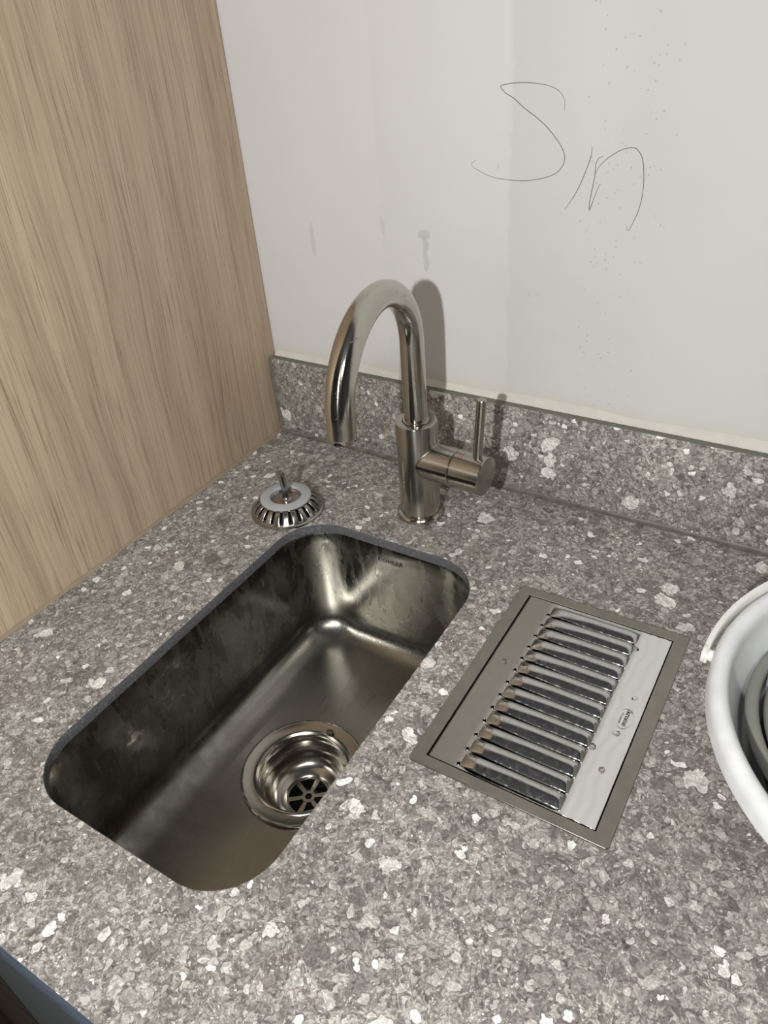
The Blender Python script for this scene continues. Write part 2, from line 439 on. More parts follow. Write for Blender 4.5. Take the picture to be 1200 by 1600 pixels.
def thing(name, label, cat, loc=(0, 0, 0), group=None):
    o = bpy.data.objects.new(name, None); COL.objects.link(o); o.location = loc; o.empty_display_size = .05
    return tag(o, label, cat, group)
def tag(o, label=None, cat=None, group=None, kind=None):
    if label: o['label'] = label
    if cat: o['category'] = cat
    if group: o['group'] = group
    if kind: o['kind'] = kind
    return o
def struct(o, label=None): return tag(o, label, kind='structure')
def rrect(x0, x1, y0, y1, r, seg=12):
    pts = []
    for (cx, cy, a0) in ((x1 - r, y1 - r, 0), (x0 + r, y1 - r, 90), (x0 + r, y0 + r, 180), (x1 - r, y0 + r, 270)):
        for k in range(seg + 1):
            a = math.radians(a0 + 90 * k / seg); pts.append((cx + r * math.cos(a), cy + r * math.sin(a)))
    return pts
def resample(pts, n, start=None):
    P = np.array(pts + [pts[0]]); d = np.r_[0, np.cumsum(np.hypot(*np.diff(P, axis=0).T))]
    s = np.linspace(0, d[-1], n, endpoint=False)
    return np.stack([np.interp(s, d, P[:, 0]), np.interp(s, d, P[:, 1])], 1)
def fill2d(outlines, z0, z1, bev):
    """flat plate with holes: 2D curve -> mesh"""
    cu = bpy.data.curves.new('t', 'CURVE'); cu.dimensions = '2D'; cu.fill_mode = 'BOTH'
    cu.extrude = (z1 - z0) / 2 - bev; cu.bevel_depth = bev; cu.bevel_resolution = 2
    for pts in outlines:
        s = cu.splines.new('POLY'); s.points.add(len(pts) - 1); s.use_cyclic_u = True
        for p, (x, y) in zip(s.points, pts): p.co = (x, y, 0, 1)
    o = bpy.data.objects.new('t', cu); COL.objects.link(o)
    dg = bpy.context.evaluated_depsgraph_get(); me = bpy.data.meshes.new_from_object(o.evaluated_get(dg))
    bpy.data.objects.remove(o); bpy.data.curves.remove(cu)
    me.transform(Matrix.Translation((0, 0, (z0 + z1) / 2)))
    return me
def text_mesh(name, body, size, depth, M, mat, parent, shear=0.0, spacing=1.0):
    cu = bpy.data.curves.new('t', 'FONT'); cu.body = body; cu.size = size; cu.extrude = depth; cu.align_x = 'CENTER'; cu.align_y = 'CENTER'
    cu.shear = shear; cu.space_character = spacing
    o = bpy.data.objects.new('t', cu); COL.objects.link(o)
    dg = bpy.context.evaluated_depsgraph_get(); me = bpy.data.meshes.new_from_object(o.evaluated_get(dg))
    bpy.data.objects.remove(o); bpy.data.curves.remove(cu)
    me.transform(M)
    return link(name, me, mat, parent, False)

# ------------------------------------------------------------------ the room
YB = -0.0124           # face of the splashback
HB = 0.10              # its height
ZF, ZC = -0.90, 1.70
RX0, RX1, RY0 = -0.62, 2.3, -2.8
wb = struct(box('wall_back', (RX0, 0.0, ZF), (RX1, 0.12, ZC), M_WALL), 'off-white plaster wall with pencil scrawl and specks')
struct(box('wall_left', (RX0 - .1, RY0, ZF), (RX0, 0.12, ZC), M_PLAIN))
struct(box('wall_right', (RX1, RY0, ZF), (RX1 + .1, 0.12, ZC), M_PLAIN))
struct(box('wall_front', (RX0 - .1, RY0 - .1, ZF), (RX1 + .1, RY0, ZC), M_PLAIN))
struct(box('floor', (RX0 - .1, RY0 - .1, ZF - .1), (RX1 + .1, 0.12, ZF), M_FLOOR))
struct(box('ceiling', (RX0 - .1, RY0 - .1, ZC), (RX1 + .1, 0.12, ZC + .1), M_PLAIN))
STROKES = [
 [(0.349, 0.3681), (0.3489, 0.3736), (0.3473, 0.3784), (0.3422, 0.3831), (0.334, 0.3861), (0.3241, 0.3876), (0.3125, 0.3883), (0.3025, 0.3878), (0.2948, 0.3865), (0.2932, 0.3851), (0.2975, 0.3808), (0.3053, 0.3767), (0.3149, 0.3695), (0.3244, 0.3637), (0.334, 0.3567), (0.3427, 0.3482), (0.349, 0.3404), (0.3517, 0.3331), (0.35, 0.3264), (0.3444, 0.3206), (0.3344, 0.3166), (0.3223, 0.3142), (0.3134, 0.3133), (0.299, 0.3137), (0.2861, 0.3152), (0.274, 0.3194), (0.2659, 0.3244), (0.2702, 0.3285)],
 [(0.3741, 0.3423), (0.374, 0.3361), (0.3714, 0.3265), (0.3667, 0.3136), (0.3609, 0.3018), (0.3545, 0.2923)],
 [(0.3839, 0.3354), (0.3804, 0.3334), (0.3784, 0.329), (0.3785, 0.3216), (0.3775, 0.3126), (0.376, 0.3019), (0.3761, 0.293), (0.3786, 0.3005), (0.3817, 0.3106), (0.3838, 0.3145)],
 [(0.3781, 0.3201), (0.381, 0.3269), (0.3875, 0.3337), (0.3963, 0.3396), (0.4036, 0.3421), (0.409, 0.3421), (0.4131, 0.3388), (0.4161, 0.3333), (0.4182, 0.322), (0.4189, 0.3104), (0.4175, 0.2969), (0.414, 0.286), (0.4106, 0.2786), (0.4086, 0.2822)]]
def catmull(P, k=6):
    P = [np.array(p, float) for p in P]; P = [2 * P[0] - P[1]] + P + [2 * P[-1] - P[-2]]; out = []
    for i in range(1, len(P) - 2):
        for t in np.linspace(0, 1, k, endpoint=False):
            a, b, c, d = P[i - 1:i + 3]
            out.append(.5 * (2 * b + (c - a) * t + (2 * a - 5 * b + 4 * c - d) * t * t + (3 * b - a - 3 * c + d) * t ** 3))
    return out + [P[-2]]
for s in STROKES:
    Q = catmull(s); n = len(Q)
    rr = [0.00026 * (0.45 + 0.75 * math.sin(PI * min(1, max(0, (i + .5) / n))) ** .6) for i in range(n)]
    V, F = tube([(q[0], 0.00005, q[1]) for q in Q], rr, 6)
    tag(obj('pencil_stroke', V, F, M_PENCIL, wb), 'thin grey handwritten pencil line')

# tall oak cabinet on the left: only its side shows
tc = thing('tall_cabinet', 'tall light oak cabinet standing left of the sink worktop', 'cabinet', (-.3, -.4, ZF))
box('side_panel', (-.019, -.603, ZF), (0, -.0012, 1.45), M_OAK, tc, .0008)
box('carcass', (-.58, -.603, ZF), (-.0195, -.0012, 1.448), M_PLAIN, tc)
dr = box('door', (-.58, -.623, ZF + .08), (-.001, -.605, 1.45), M_BROWN, tc, .001)

# base cabinet under the worktop
bc = thing('base_cabinet', 'dark base cabinet under the stone worktop with brown and grey fronts', 'cabinet', (.8, -.3, ZF))
tag(box('door', (.003, -.6055, ZF + .08), (.1455, -.587, -.047), M_BROWN, bc, .0008), 'dark brown wooden front')
tag(box('front_panel', (.1535, -.6055, ZF + .08), (1.6, -.587, -.047), M_GREY, bc, .0008), 'plain grey front')
box('gap_shade_strip', (.1458, -.6058, ZF + .08), (.1532, -.588, -.047), M_DARK, bc)['label'] = 'black strip painted as the shaded gap between the fronts'  # flush black strip added in place of the shadow in the gap
box('carcass_side', (.003, -.585, ZF), (.021, -.03, -.05), M_GREY, bc)
box('carcass_side', (1.582, -.585, ZF), (1.6, -.03, -.05), M_GREY, bc)
box('bottom_panel', (.021, -.585, ZF + .06), (1.582, -.03, ZF + .078), M_GREY, bc)
box('back_panel', (.003, -.029, ZF), (1.6, -.02, -.05), M_DARK, bc)
box('plinth', (.003, -.56, ZF), (1.6, -.545, ZF + .06), M_GREY, bc)

# worktop with sink and tray cut-outs
SX0, SX1, SY0, SY1, SR = 0.1407, 0.3547, -0.5228, -0.1520, 0.0504
TX0, TX1, TY0, TY1 = 0.3928, 0.5407, -0.3693, -0.1566
IX0, IX1, IY0, IY1 = 0.4028, 0.5303, -0.3614, -0.1655
WT = 0.012
bvl = .0007
me = fill2d([[(.001, -.6060), (1.6, -.6060), (1.6, -.0006), (.001, -.0006)],
             rrect(SX0 - bvl, SX1 + bvl, SY0 - bvl, SY1 + bvl, SR, 20),
             rrect(IX0 - .002, IX1 + .002, IY0 - .002, IY1 + .002, .002, 4)], -WT, 0, bvl)
bm = bmesh.new(); bm.from_mesh(me); bpy.data.meshes.remove(me)
add_box(bm, (.001, -.6064, -.045), (1.6, -.590, -WT - .0001), .0007)
wt = from_bm('worktop', bm, M_STONE, None, True, recalc=False); sharp(wt, 30)
wt.data.materials.append(M_STONE_SIDE); wt.data.materials.append(M_FRONTEDGE)
for p in wt.data.polygons:
    if abs(p.normal.z) < .5: p.material_index = 2 if p.center.y < -.6 else 1
tag(wt, 'grey mottled breccia stone worktop around the undermount sink', 'worktop')
# splashback
bs = box('splashback', (.001, YB, 0.0002), (1.6, -.0004, HB), M_STONE, None, .0006)
bs.data.materials.append(M_STONE_EDGE)
for p in bs.data.polygons:
    if p.normal.z > .9: p.material_index = 1
tag(bs, 'low grey breccia stone upstand along the white wall', 'splashback')

def wob(a, b, n, amp, seed):
    rnd = random.Random(seed); return [(a + (b - a) * i / (n - 1), amp * (rnd.random() - .5)) for i in range(n)]
# sealant beads
V = []; F = []; k = 0
def bead(name, path_fn, mat, label, n=90):
    rows = [path_fn(i / (n - 1)) for i in range(n)]; m = len(rows[0]); V = [p for r in rows for p in r]
    F = [[i * m + j, i * m + j + 1, (i + 1) * m + j + 1, (i + 1) * m + j] for i in range(n - 1) for j in range(m - 1)]
    bm = bmesh.new(); vs = [bm.verts.new(v) for v in V]
    for f in F: bm.faces.new([vs[q] for q in f])
    return struct(from_bm(name, bm, mat, None), label)
rw = [random.random() for _ in range(200)]
def rwv(t, a=0):
    x = t * 60 + a; i = int(x); f = x - i; f = f * f * (3 - 2 * f); return rw[i] * (1 - f) + rw[i + 1] * f
def f1(t):
    x = .0015 + 1.59 * t; w = .0055 + .0045 * rwv(t, 3)
    return [(x, -.0002, HB + w), (x, -.0016, HB + w * .55), (x, -.0034, HB + .0009), (x, -.0046, HB + .0001)]
bead('trim_1', f1, M_CAULK, 'cream sealant line between upstand and wall')
def f2(t):
    x = .0015 + 1.59 * t; w = .003 + .005 * rwv(t, 40); h = .002 + .0035 * rwv(t, 90)
    return [(x, YB - .0002, h), (x, YB - .0010, h * .45), (x, YB - w * .45, .0007), (x, YB - w, .0002)]
bead('trim_2', f2, M_BEAD, 'smeared dull sealant between worktop and upstand')
def f3(t):
    y = YB - .59 * t; w = .0018 + .0025 * rwv(t, 20)
    return [(.0002, y, w), (.0008, y, w * .5), (w * .5, y, .0008), (w, y, .0002)]
bead('trim_3', f3, M_TANBEAD, 'thin tan sealant between worktop and oak panel')
def f4(t):
    z = .003 + .096 * t; w = .002 + .0015 * rwv(t, 70)
    return [(.0002, YB - w, z), (.0010, YB - w * .5, z), (w * .6, YB - .0009, z), (w * 1.4, YB - .0002, z)]
bead('trim_4', f4, M_BEAD, 'thin grey sealant up the corner of the upstand', 30)

# ------------------------------------------------------------------ the sink
sk = thing('sink', 'undermount stainless steel sink with water-stained walls and round drain', 'sink', (.2477, -.3374, -.15))
DC = (.2477, -.3374); ZB = -.150
N = 240
rings = []
g = .0010
def ring_rr(ins, r, z, insl=None):
    pts = resample(rrect(SX0 - g + (ins if insl is None else insl), SX1 + g - ins, SY0 - g + ins, SY1 + g - ins, r, 24), N); return [(x, y, z) for x, y in pts]
rings.append(ring_rr(-.014, SR + .014, -.0126)); rings.append(ring_rr(0, SR, -.0126))
rings.append(ring_rr(.0006, SR, -.0145))
rf = .026
for k in range(1, 9):
    z = -.0145 + (ZB + rf + .0145) * k / 8; rings.append(ring_rr(.0006 + .0034 * k / 8, SR - .001 * k, z))
for k in range(1, 13):
    a = PI / 2 * k / 12
    ins = .004 + rf * (1 - math.cos(a)); rings.append(ring_rr(ins, max(SR - .008 - rf * .55 * (1 - math.cos(a)), .02), ZB + rf - rf * math.sin(a), .004 + .036 * (1 - math.cos(a))))
last = np.array(rings[-1])
ang = np.arctan2(last[:, 1] - DC[1], last[:, 0] - DC[0])
RFL = .0605
circ = np.stack([DC[0] + RFL * np.cos(ang), DC[1] + RFL * np.sin(ang), np.full(N, ZB - .0018)], 1)
for k in range(1, 13):
    t = k / 12; L = last * (1 - t) + circ * t; L[:, 2] = ZB - .0018 * t; rings.append([tuple(p) for p in L])
rings.append([(DC[0] + .045 * math.cos(a), DC[1] + .045 * math.sin(a), ZB - .0030) for a in ang])
V = [p for r in rings for p in r]
F = [[i * N + k, i * N + (k + 1) % N, (i + 1) * N + (k + 1) % N, (i + 1) * N + k] for i in range(len(rings) - 1) for k in range(N)]
basin = obj('basin', V, F, M_SINK, sk); sharp(basin, 50)
Mt = Matrix.Translation((.2450, SY1 - .0010, -.0280)) @ Matrix.Rotation(PI / 2, 4, 'X')
tm = text_mesh('maker_mark', 'KOHLER', .0072, .00015, Mt, M_MARK, basin, spacing=1.12); tm['label'] = 'faint dark lettering stamped on the back wall'
# drain: flange, cup, cross grid
c3 = (DC[0], DC[1], ZB)
fl = lathe_obj('drain_flange', [(.0600, -.0022), (.0600, .0004), (.0590, .0011), (.0572, .0011), (.0560, .0004), (.0478, -.0004), (.0466, .0006), (.0452, .0008), (.0440, -.0002), (.0432, -.0008),
    (.0430, -.004), (.0422, -.0052), (.0418, -.010)], M_DRAIN, sk, 128, c3)
cup = lathe_obj('drain_cup', [(.0418, -.010), (.0416, -.016), (.0402, -.0178), (.0392, -.0195), (.0385, -.026), (.0365, -.0315), (.0335, -.0355), (.0285, -.0375), (.0235, -.0385), (.0218, -.0400), (.0212, -.043), (.0212, -.075), (0, -.075)], M_DRAIN, fl, 128, c3)
# cross grid: hub, six spokes
bm = bmesh.new()
def plate_ring(bm, ri, ro, z0, z1, n=64):
    V, F = lathe([(ri, z0), (ro, z0), (ro, z1), (ri, z1)], n, c3, None, True)
    vs = [bm.verts.new(v) for v in V]
    for f in F: bm.faces.new([vs[i] for i in f])
plate_ring(bm, .0034, .0066, -.0440, -.0415)
plate_ring(bm, .0200, .0216, -.0440, -.0415)
for k in range(6):
    a = math.radians(30 + 60 * k + 8)
    q0, q1 = .0060, .0206; w0, w1 = .0018, .0026
    ca, sa = math.cos(a), math.sin(a)
    def pt(r, w, z): return Vector((c3[0] + r * ca - w * sa, c3[1] + r * sa + w * ca, c3[2] + z))
    vs = [bm.verts.new(pt(*p)) for p in ((q0, -w0, -.0436), (q1, -w1, -.0436), (q1, w1, -.0436), (q0, w0, -.0436), (q0, -w0, -.0419), (q1, -w1, -.0419), (q1, w1, -.0419), (q0, w0, -.0419))]
    for f in ((3, 2, 1, 0), (4, 5, 6, 7), (0, 1, 5, 4), (1, 2, 6, 5), (2, 3, 7, 6), (3, 0, 4, 7)): bm.faces.new([vs[i] for i in f])
gr = from_bm('drain_grid', bm, M_DRAIN, fl, False); gr['label'] = 'six-spoke steel grid'
gs = lathe_obj('pipe_shade_disc', [(.0209, -.060), (0, -.060)], M_DARK, fl, 48, c3)  # black disc added for the darkness inside the pipe
gs['label'] = 'black disc painted as the shade down the pipe'
# loose scrap on the flange
bm = bmesh.new(); bmesh.ops.create_icosphere(bm, subdivisions=3, radius=1.0)
for v in bm.verts:
    s = 1 + .35 * math.sin(5 * v.co.x + 3 * v.co.y) * math.cos(4 * v.co.z + 2); v.co = Vector((v.co.x * .0034 * s, v.co.y * .0026 * s, v.co.z * .0018 * s)) + Vector((.2455, -.2885, ZB + .002))
fs = from_bm('food_scrap', bm, M_SCRAP); tag(fs, 'tiny brown food scrap on the rim of the sink drain', 'food scrap')

# ------------------------------------------------------------------ faucet
FX, FY = .2504, -.0941
fa = thing('faucet', 'brushed steel swan-neck mixer tap with side lever behind the sink', 'tap', (FX, FY, 0))
azd = .1635; SD = Vector((math.sin(azd), -math.cos(azd), 0)); HD = Vector((math.cos(-.05), math.sin(-.05), 0))
fc = (FX, FY, 0)
lathe_obj('base_ring', [(0, .0002), (.0243, .0002), (.0248, .0008), (.0248, .0042), (.0238, .0055), (.0220, .0060), (.0210, .0062)], M_FAUCET, fa, 96, fc)
body = lathe_obj('body', [(.0209, .0060), (.0209, .1095), (.0204, .1108), (.0192, .1113), (.0140, .1113), (.0136, .1109), (.0136, .1050), (.0120, .1050)], M_FAUCET, fa, 96, fc)
Rs, zc, rt, Rv = .0782, .1930, .0115, .0668
path = []
base = Vector(fc)
for k in range(14): path.append(base + Vector((0, 0, .105 + (zc - .105) * k / 14)))
for k in range(65):
    a = PI * k / 64; path.append(base + SD * (Rs - Rs * math.cos(a)) + Vector((0, 0, zc + Rv * math.sin(a))))
for k in range(1, 5): path.append(base + SD * (2 * Rs + .0010 * k / 4) + Vector((0, 0, zc - .0150 * k / 4)))
V, F = tube(path, rt, 48, caps=False)
nP = len(path)
bm = bmesh.new(); vs = [bm.verts.new(v) for v in V]
for f in F: bm.faces.new([vs[i] for i in f])
path_spout = path; end = path[-1]; prev = vs[-48:]
for (r, dz) in ((rt - .0003, -.0004), (rt - .0022, -.0004), (rt - .0024, .004), (.0001, .004)):
    cur = []
    for v0 in vs[-48:]:
        d = (v0.co - end).normalized(); cur.append(bm.verts.new(end + d * r + Vector((0, 0, dz))))
    for k in range(48): bm.faces.new([prev[k], prev[(k + 1) % 48], cur[(k + 1) % 48], cur[k]])
    prev = cur
sp = from_bm('spout', bm, M_SPOUT, fa); sharp(sp, 40); sp['label'] = 'polished curved spout tube'
lathe_obj('spout_collar', [(.0114, .1109), (.0130, .1109), (.0133, .1116), (.0130, .1124), (.0114, .1128)], M_FAUCET, fa, 64, fc)
# side valve
ax0 = base + Vector((0, 0, .0683))
lathe_obj('valve_housing', [(.0185, .0), (.0192, .018), (.0192, .0435), (.0186, .0442), (.0178, .0445)], M_FAUCET, fa, 80, ax0, HD)
cap = lathe_obj('valve_cap', [(.0178, .0447), (.0186, .0450), (.0196, .0458), (.0197, .0466), (.0197, .0764), (.0190, .0772), (0, .0773)], M_FAUCET, fa, 80, ax0, HD)
# weld bead where the housing leaves the body
ring = []
for k in range(96):
    a = 2 * PI * k / 96; yy = .0192 * math.cos(a); zz = .0192 * math.sin(a)
    if abs(yy) < .0209:
        xx = math.sqrt(.0209 ** 2 - yy ** 2); ring.append(ax0 + HD * (xx + .0003) + Vector((-HD.y, HD.x, 0)) * yy + Vector((0, 0, zz)))
V = []; F = []
for i, p in enumerate(ring):
    t = (ring[(i + 1) % len(ring)] - ring[i - 1]).normalized(); nrm = (p - ax0 - HD * (p - ax0).dot(HD)).normalized(); b = t.cross(nrm)
    for k in range(8): V.append(p + nrm * (.0008 * math.cos(2 * PI * k / 8)) + b * (.0008 * math.sin(2 * PI * k / 8)))
L = len(ring)
for i in range(L):
    for k in range(8): F.append([i * 8 + k, i * 8 + (k + 1) % 8, ((i + 1) % L) * 8 + (k + 1) % 8, ((i + 1) % L) * 8 + k])
obj('weld_seam', V, F, M_FAUCET, fa)
lp0 = ax0 + HD * .0675 + Vector((0, 0, .0150)); lp1 = ax0 + HD * .0724 + Vector((0, 0, .0815))
dv = lp1 - lp0
lv = lathe_obj('lever', [(.0046, 0), (.0046, dv.length - .0008), (.0040, dv.length), (0, dv.length)], M_FAUCET, fa, 32, lp0, dv)
set_uv(sp, lambda i: ((i % 48) / 48, (i // 48) * .02))
for o in list(fa.children):
    if o.type == 'MESH' and not o.data.uv_layers:
        nm = o.name.split('.')[0]
        if nm in ('valve_housing', 'valve_cap'): uv_axis(o, ax0, HD)
        elif nm == 'lever': uv_axis(o, lp0, dv)
        else: uv_axis(o, fc, (0, 0, 1))
# red marking on the cap
bm = bmesh.new()
def cap_pt(L_, th, r=.01985):
    side = Vector((-HD.y, HD.x, 0)); return ax0 + HD * L_ + side * (-r * math.sin(th)) + Vector((0, 0, r * math.cos(th)))
for (l0, l1, t0, t1) in ((.0505, .0514, .10, .36), (.0535, .0542, .12, .34), (.0498, .0560, .38, .41)):
    q = [bm.verts.new(cap_pt(a, b)) for a, b in ((l0, t0), (l1, t0), (l1, t1), (l0, t1))]; bm.faces.new(q)
rm = from_bm('temperature_mark', bm, M_RED, cap, False); rm['label'] = 'small red mark'

# ------------------------------------------------------------------ drip tray
dt = thing('drip_tray', 'rectangular stainless steel drip tray with louvred grate right of the sink', 'drip tray', (.4667, -.263, 0))
me = fill2d([rrect(TX0, TX1, TY0, TY1, .0022, 6), rrect(IX0, IX1, IY0, IY1, .0006, 3)], .0001, .0019, .0004)
fr = link('frame', me, M_FRAME, dt); sharp(fr, 25)
bm = bmesh.new()
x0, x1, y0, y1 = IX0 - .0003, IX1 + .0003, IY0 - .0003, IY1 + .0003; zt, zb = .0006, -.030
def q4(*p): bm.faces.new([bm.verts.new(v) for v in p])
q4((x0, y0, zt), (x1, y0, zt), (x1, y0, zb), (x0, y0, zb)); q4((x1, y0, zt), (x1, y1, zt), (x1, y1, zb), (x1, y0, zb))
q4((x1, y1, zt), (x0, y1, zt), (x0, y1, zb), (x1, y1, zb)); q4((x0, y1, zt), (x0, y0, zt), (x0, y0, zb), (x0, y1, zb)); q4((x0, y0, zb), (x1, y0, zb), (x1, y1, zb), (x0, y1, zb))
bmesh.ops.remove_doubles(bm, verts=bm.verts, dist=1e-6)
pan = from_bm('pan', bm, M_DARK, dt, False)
# louvred grate as a fine relief with open slits
GX0, GX1, GY0, GY1 = IX0 + .0016, IX1 - .0013, IY0 + .0014, IY1 - .0012
LX0, LX1 = .4278, .5042; PIT = .01447; NL = 13; YF0 = -.1838
xs = np.unique(np.concatenate([np.linspace(GX0, LX0 - .003, 16), np.linspace(LX0 - .003, LX0 + .014, 48), np.linspace(LX0 + .014, LX1 - .012, 60), np.linspace(LX1 - .012, LX1 + .002, 30), np.linspace(LX1 + .002, GX1, 50)]))
def shp(x):
    t = np.clip((x - LX0 - .0006) / (LX1 - LX0 - .0006), 0, 1)
    a = np.clip(t / .16, 0, 1); b = np.clip((1 - t) / .10, 0, 1)
    return np.sin(a * PI / 2) ** .9 * np.sqrt(np.clip(1 - (1 - b) ** 2, 0, 1))
S = shp(xs); HL = .0044
rng = np.random.default_rng(7)
def undul(x, y):
    z = np.zeros_like(x)
    w = np.clip((x - .503) / .004, 0, 1)
    z += w * .00022 * np.sin(2 * PI * (x - .503) / .0085 + 1.1 * np.sin(y * 75) + .8 * np.sin(y * 210 + 1))
    z += w * .00006 * np.sin(2 * PI * (y + .18) / PIT + 2 * (x - .5) * 90) * np.exp(-(x - .504) / .006)
    e = ((x - .5187) / .0062) ** 2 + ((y + .2622) / .0098) ** 2
    z += -.0007 / (1 + np.exp(np.clip((e - 1) * 14, -50, 50))) * w
    z += .00004 * np.sin(x * 60 + 1) * np.sin(y * 45)
    return z
rowsY = []   # list of rows (y array, z array); None = break in surface (open slit)
def flat_row(y): return (np.full_like(xs, y), undul(xs, np.full_like(xs, y)))
D = .0132     # louvre depth front to back
def lv_row(yf, s):
    y = yf + D * (1 - s) - .0012 * S * s ** 3
    ff = .80 + .10 * np.clip((xs - LX0 - .008) / .03, 0, 1)
    z = HL * S * np.sin(PI * ff * s ** .72) if s > 0 else 0 * S
    return (y, z + undul(xs, np.full_like(xs, yf + D * (1 - s))))
rows = [flat_row(GY1 + .0), flat_row(GY1 - .0005)]
# partial swage at the back edge
yb_ = -.1668
for q in np.linspace(-.1680, YF0 + D + .0002, 5): rows.append(flat_row(q))
breaks = []
for i in range(NL):
    yf = YF0 - PIT * i
    for s in np.linspace(0, 1, 16): rows.append(lv_row(yf, s))
    breaks.append(len(rows) - 1)          # slit between this row and the next
    nxt = yf - (PIT - D)
    for q in np.linspace(yf, nxt + .0002, 4): rows.append(flat_row(q))
for q in np.linspace(rows[-1][0][0] - .0008, GY0, 4): rows.append(flat_row(q))
nx = len(xs); V = []
for (y, z) in rows:
    for a, b, c in zip(xs, y, z): V.append((a, b, c + .0014))
F = []
inside = (xs > LX0 + .0003) & (xs < LX1 - .0006)
hole = lambda x, y: any((x - LX0 + .0006) ** 2 + (y - (YF0 - PIT * i + .0012)) ** 2 < .0013 ** 2 for i in range(NL))
for j in range(len(rows) - 1):
    slit = j in breaks
    for i in range(nx - 1):
        if slit and inside[i] and inside[i + 1]: continue
        xm = (xs[i] + xs[i + 1]) / 2; ym = (rows[j][0][i] + rows[j + 1][0][i]) / 2
        if abs(xm - LX0) < .003 and hole(xm, ym): continue
        F.append([j * nx + i, (j + 1) * nx + i, (j + 1) * nx + i + 1, j * nx + i + 1])
gt = obj('grate', V, F, M_GRATE, dt)
sol = gt.modifiers.new('thickness', 'SOLIDIFY'); sol.thickness = .0005; sol.offset = -1
gt['label'] = 'polished grate with thirteen raised louvres'
for i in range(NL):
    c = (LX0 - .0007, YF0 - PIT * i + .0012, .0015)
    V, F = tube([(c[0] + .0016 * math.cos(a), c[1] + .0016 * math.sin(a), c[2]) for a in np.linspace(-.6 + PI * .25, 2 * PI - .6 - PI * .05, 24)], .00035, 8)
    if i == 0: VV, FF = V, F
    else:
        o = len(VV); VV = VV + V; FF = FF + [[q + o for q in f] for f in F]
obj('slot_burr', VV, FF, M_GRATE, gt)['label'] = 'small raised rings at the louvre ends'
Mt = Matrix.Translation((.5200, -.2612, .0008)) @ Matrix.Rotation(-PI / 2 - .0, 4, 'Z')
text_mesh('brand_mark', 'krome', .0058, .00006, Mt, M_INK, gt, shear=.1)['label'] = 'small dark lettering in an oval recess'
Mt = Matrix.Translation((.5160, -.2622, .0008)) @ Matrix.Rotation(-PI / 2 - .0, 4, 'Z')
text_mesh('brand_mark', 'dispense', .0034, .00006, Mt, M_INK, gt)['label'] = 'smaller second line of lettering'

# ------------------------------------------------------------------ basket strainer, upside down on the worktop
BX, BY = .1159, -.1516
st = thing('sink_strainer', 'round slotted steel sink strainer lying upside down on the worktop', 'sink strainer', (BX, BY, 0))
prof = [(.0392, .0003), (.0400, .0012), (.0399, .0026), (.0388, .0032), (.0378, .0034), (.0368, .0052), (.0352, .0075), (.0335, .0098), (.0315, .0120), (.0294, .0138), (.0270, .0150), (.0240, .0155), (.0170, .0155), (.0160, .0150), (.0155, .0135), (.0150, .0130), (0, .0130)]
nA = 22 * 8; V, F = lathe(prof, nA, (BX, BY, 0))
F2 = []
for idx, f in enumerate(F):
    c = sum((V[i] for i in f), Vector()) / len(f); r = math.hypot(c.x - BX, c.y - BY); a = (math.degrees(math.atan2(c.y - BY, c.x - BX)) % (360 / 22))
    if .0262 < r < .0360 and a < 5.6: continue
    F2.append(f)
bm = bmesh.new(); vs = [bm.verts.new(v) for v in V]
for f in F2:
    try: bm.faces.new([vs[i] for i in f])
    except ValueError: pass
bas = from_bm('basket', bm, M_BASKET, st, True); sharp(bas, 45)
so = bas.modifiers.new('thickness', 'SOLIDIFY'); so.thickness = .0008; so.offset = -1
lathe_obj('rubber_seal', [(.0168, .0157), (.0168, .0178), (.0178, .0186), (.0262, .0182), (.0275, .0174), (.0277, .0164), (.0270, .0157)], M_RUBBER, st, 96, (BX, BY, 0), closed=True)['label'] = 'flat translucent white ring'
pd = Vector((-.03, .0, 1)).normalized()
lathe_obj('stem', [(.0040, .0), (.0040, .002), (.0034, .0028), (.0034, .030), (.0030, .0325), (.0022, .0345), (0, .0348)], M_BASKET, st, 32, (BX, BY, .0130), pd)
lathe_obj('retainer', [(.0062, 0), (.0062, .0008), (.0052, .0014), (.0034, .0014)], M_BASKET, st, 32, (BX, BY, .0130))
lathe_obj('shadow_core', [(.030, .0008), (.020, .0110), (0, .0112)], M_DARK, st, 48, (BX, BY, 0))['label'] = 'black core painted as the shade inside'  # black cone added for the shade under the basket

# ------------------------------------------------------------------ bucket with hose and added black coil
KX, KY, KZ = .711, -.279, .115
bk = thing('bucket', 'white plastic bucket with flat bail handle right of the drip tray', 'bucket', (KX, KY, 0))
prof = [(0, .004), (.082, .004), (.090, .0075), (.098, .022), (.108, .045), (.1200, .072), (.1300, .095), (.1312, .1050), (.1320, .1100), (.1340, .1135), (.1370, .1152), (.1400, .1148), (.1425, .1125),
        (.1437, .1090), (.1437, .1000), (.1418, .0990), (.1400, .0985), (.1330, .088), (.1220, .066), (.1080, .040), (.0960, .016), (.0900, .004), (.0860, .0008), (0, .0004)]
lathe_obj('shell', prof, M_BUCKET, bk, 160, (KX, KY, 0), deg=60)
aP = math.atan2(-.276 - KY, .5640 - KX)
RH = .1485
pivot = [aP, aP - PI]
path = []
for k in range(61):
    a = aP - PI * k / 60
    lift = .0075 * math.sin(PI * k / 60)
    path.append((KX + RH * math.cos(a), KY + RH * math.sin(a), .1045 + lift))
a0 = aP + .022; path.insert(0, (KX + RH * math.cos(a0), KY + RH * math.sin(a0), .1045)); 
V, F = strip(path, [(-.0016, -.0048), (.0016, -.0048), (.0020, -.0038), (.0020, .0038), (.0016, .0048), (-.0016, .0048), (-.0020, .0038), (-.0020, -.0038)])
bm = bmesh.new(); vs = [bm.verts.new(v) for v in V]
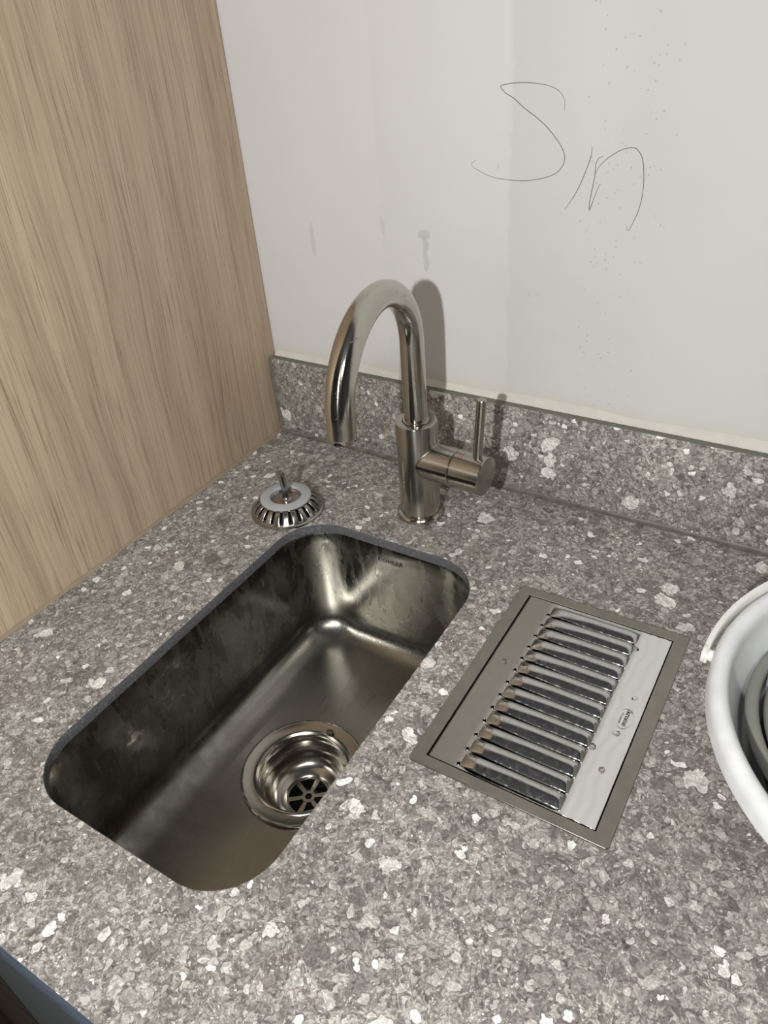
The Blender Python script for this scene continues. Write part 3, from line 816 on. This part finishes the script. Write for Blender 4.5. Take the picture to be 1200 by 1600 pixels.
for f in F: bm.faces.new([vs[i] for i in f])
hd = from_bm('handle', bm, M_HANDLE, bk); sharp(hd, 40)
for a in pivot:
    d = Vector((math.cos(a), math.sin(a), 0))
    lathe_obj('pivot_pin', [(.0038, 0), (.0038, .0055), (.0056, .0056), (.0060, .0066), (.0056, .0076), (0, .0078)], M_HANDLE, bk, 32, Vector((KX, KY, .1045)) + d * .1425, d)
def coil(r0, r1, z0, z1, turns, rad, ph, cx=.690, cy=-.270, jit=.0):
    n = int(turns * 72); P = []
    for i in range(n + 1):
        t = i / n; a = ph + 2 * PI * turns * t; r = r0 + (r1 - r0) * t + jit * math.sin(a * 1.3 + 1)
        P.append((cx + r * math.cos(a), cy + r * math.sin(a), z0 + (z1 - z0) * t + jit * .5 * math.sin(a * .7)))
    return tube(P, rad, 16)
V, F = coil(.1060, .0300, .084, .077, 6.6, .0041, PI * .45, cx=.697, cy=-.272, jit=.0004)
tag(obj('garden_hose', V, F, M_HOSE), 'grey plastic hose coiled on top inside the white bucket', 'hose')
Vs, Fs = [], []
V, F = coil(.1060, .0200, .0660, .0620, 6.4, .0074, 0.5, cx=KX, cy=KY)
tag(obj('dark_filler_coil', V, F, M_DARKCOIL), 'added black coil that darkens the bucket beneath the grey hose', 'hose')  # invented coil, added to keep the bucket interior black

# ------------------------------------------------------------------ water drops
def drop(name, x, y, z, rx, ry, h, rot, label, cat='water drop', group=None):
    bm = bmesh.new(); V, F = lathe([(1, 0), (.97, .25), (.88, .5), (.70, .75), (.42, .93), (0, 1)], 28)
    vs = [bm.verts.new(v) for v in V]
    for f in F:
        try: bm.faces.new([vs[i] for i in f])
        except ValueError: pass
    rim = [v for v in bm.verts if abs(v.co.z) < 1e-6]
    rim.sort(key=lambda v: math.atan2(v.co.y, v.co.x)); bm.faces.new(rim)
    c, s = math.cos(rot), math.sin(rot)
    for v in bm.verts:
        X, Y, Z = v.co.x * rx * (1 + .18 * v.co.y), v.co.y * ry, v.co.z * h; v.co = Vector((X * c - Y * s + x, X * s + Y * c + y, Z + z))
    return tag(from_bm(name, bm, M_WATER), label, cat, group)
drop('water_drop', .5176, -.2783, .0015, .0028, .0024, .0014, .5, 'water drop on the grate just below the oval lettering')
drop('water_drop', .5183, -.3136, .0015, .0022, .0028, .0012, .3, 'water drop low on the flat right margin of the grate')
drop('water_drop', .5058, -.2975, .0017, .0026, .0026, .0016, 0, 'round water drop at the right end of a lower louvre')
drop('water_drop', .5052, -.1885, .0017, .0030, .0018, .0012, -.3, 'pointed water drop at the right end of the upper louvres')
drop('water_drop', .5200, -.2400, .0015, .0026, .0018, .0010, .8, 'water drop on the grate just above the oval lettering')
drop('water_drop', .4160, -.2505, .0015, .0028, .0028, .0008, 0, 'flat water drop on the plain left margin of the grate')

rnd = random.Random(11); camp = Vector(cam.location)
def bead_drop(p, nrm, r, label, group):
    V, F = lathe([(1, -.25), (1, .1), (.93, .38), (.72, .68), (.40, .88), (0, .95)], 16)
    M3 = nrm.to_track_quat('Z', 'Y').to_matrix(); bm = bmesh.new()
    vs = [bm.verts.new(p + M3 @ (v * r)) for v in V]
    for f in F:
        try: bm.faces.new([vs[i] for i in f])
        except ValueError: pass
    bm.faces.new([v for v in vs[:16]][::-1])
    tag(from_bm('water_droplet', bm, M_WATER), label, 'water drop', group)
for k in range(16):
    i = rnd.choice(list(range(20, 44)) + list(range(56, 78))); c = path_spout[i]; t = (path_spout[i + 1] - path_spout[i - 1]).normalized()
    v = (camp - c).normalized(); v = (v - t * v.dot(t)).normalized(); v = Matrix.Rotation(rnd.uniform(-.9, .9), 3, t) @ v
    bead_drop(c + v * .0115, v, rnd.uniform(.0006, .0011), 'tiny clear water droplet clinging to the curved tap spout', 'water droplets on the tap spout')
for k in range(8):
    a = math.atan2(camp.y - FY, camp.x - FX) + rnd.uniform(-.9, .9); v = Vector((math.cos(a), math.sin(a), 0))
    bead_drop(Vector((FX, FY, rnd.uniform(.02, .10))) + v * .0209, v, rnd.uniform(.0007, .0012), 'tiny clear water droplet clinging to the upright tap body', 'water droplets on the tap body')
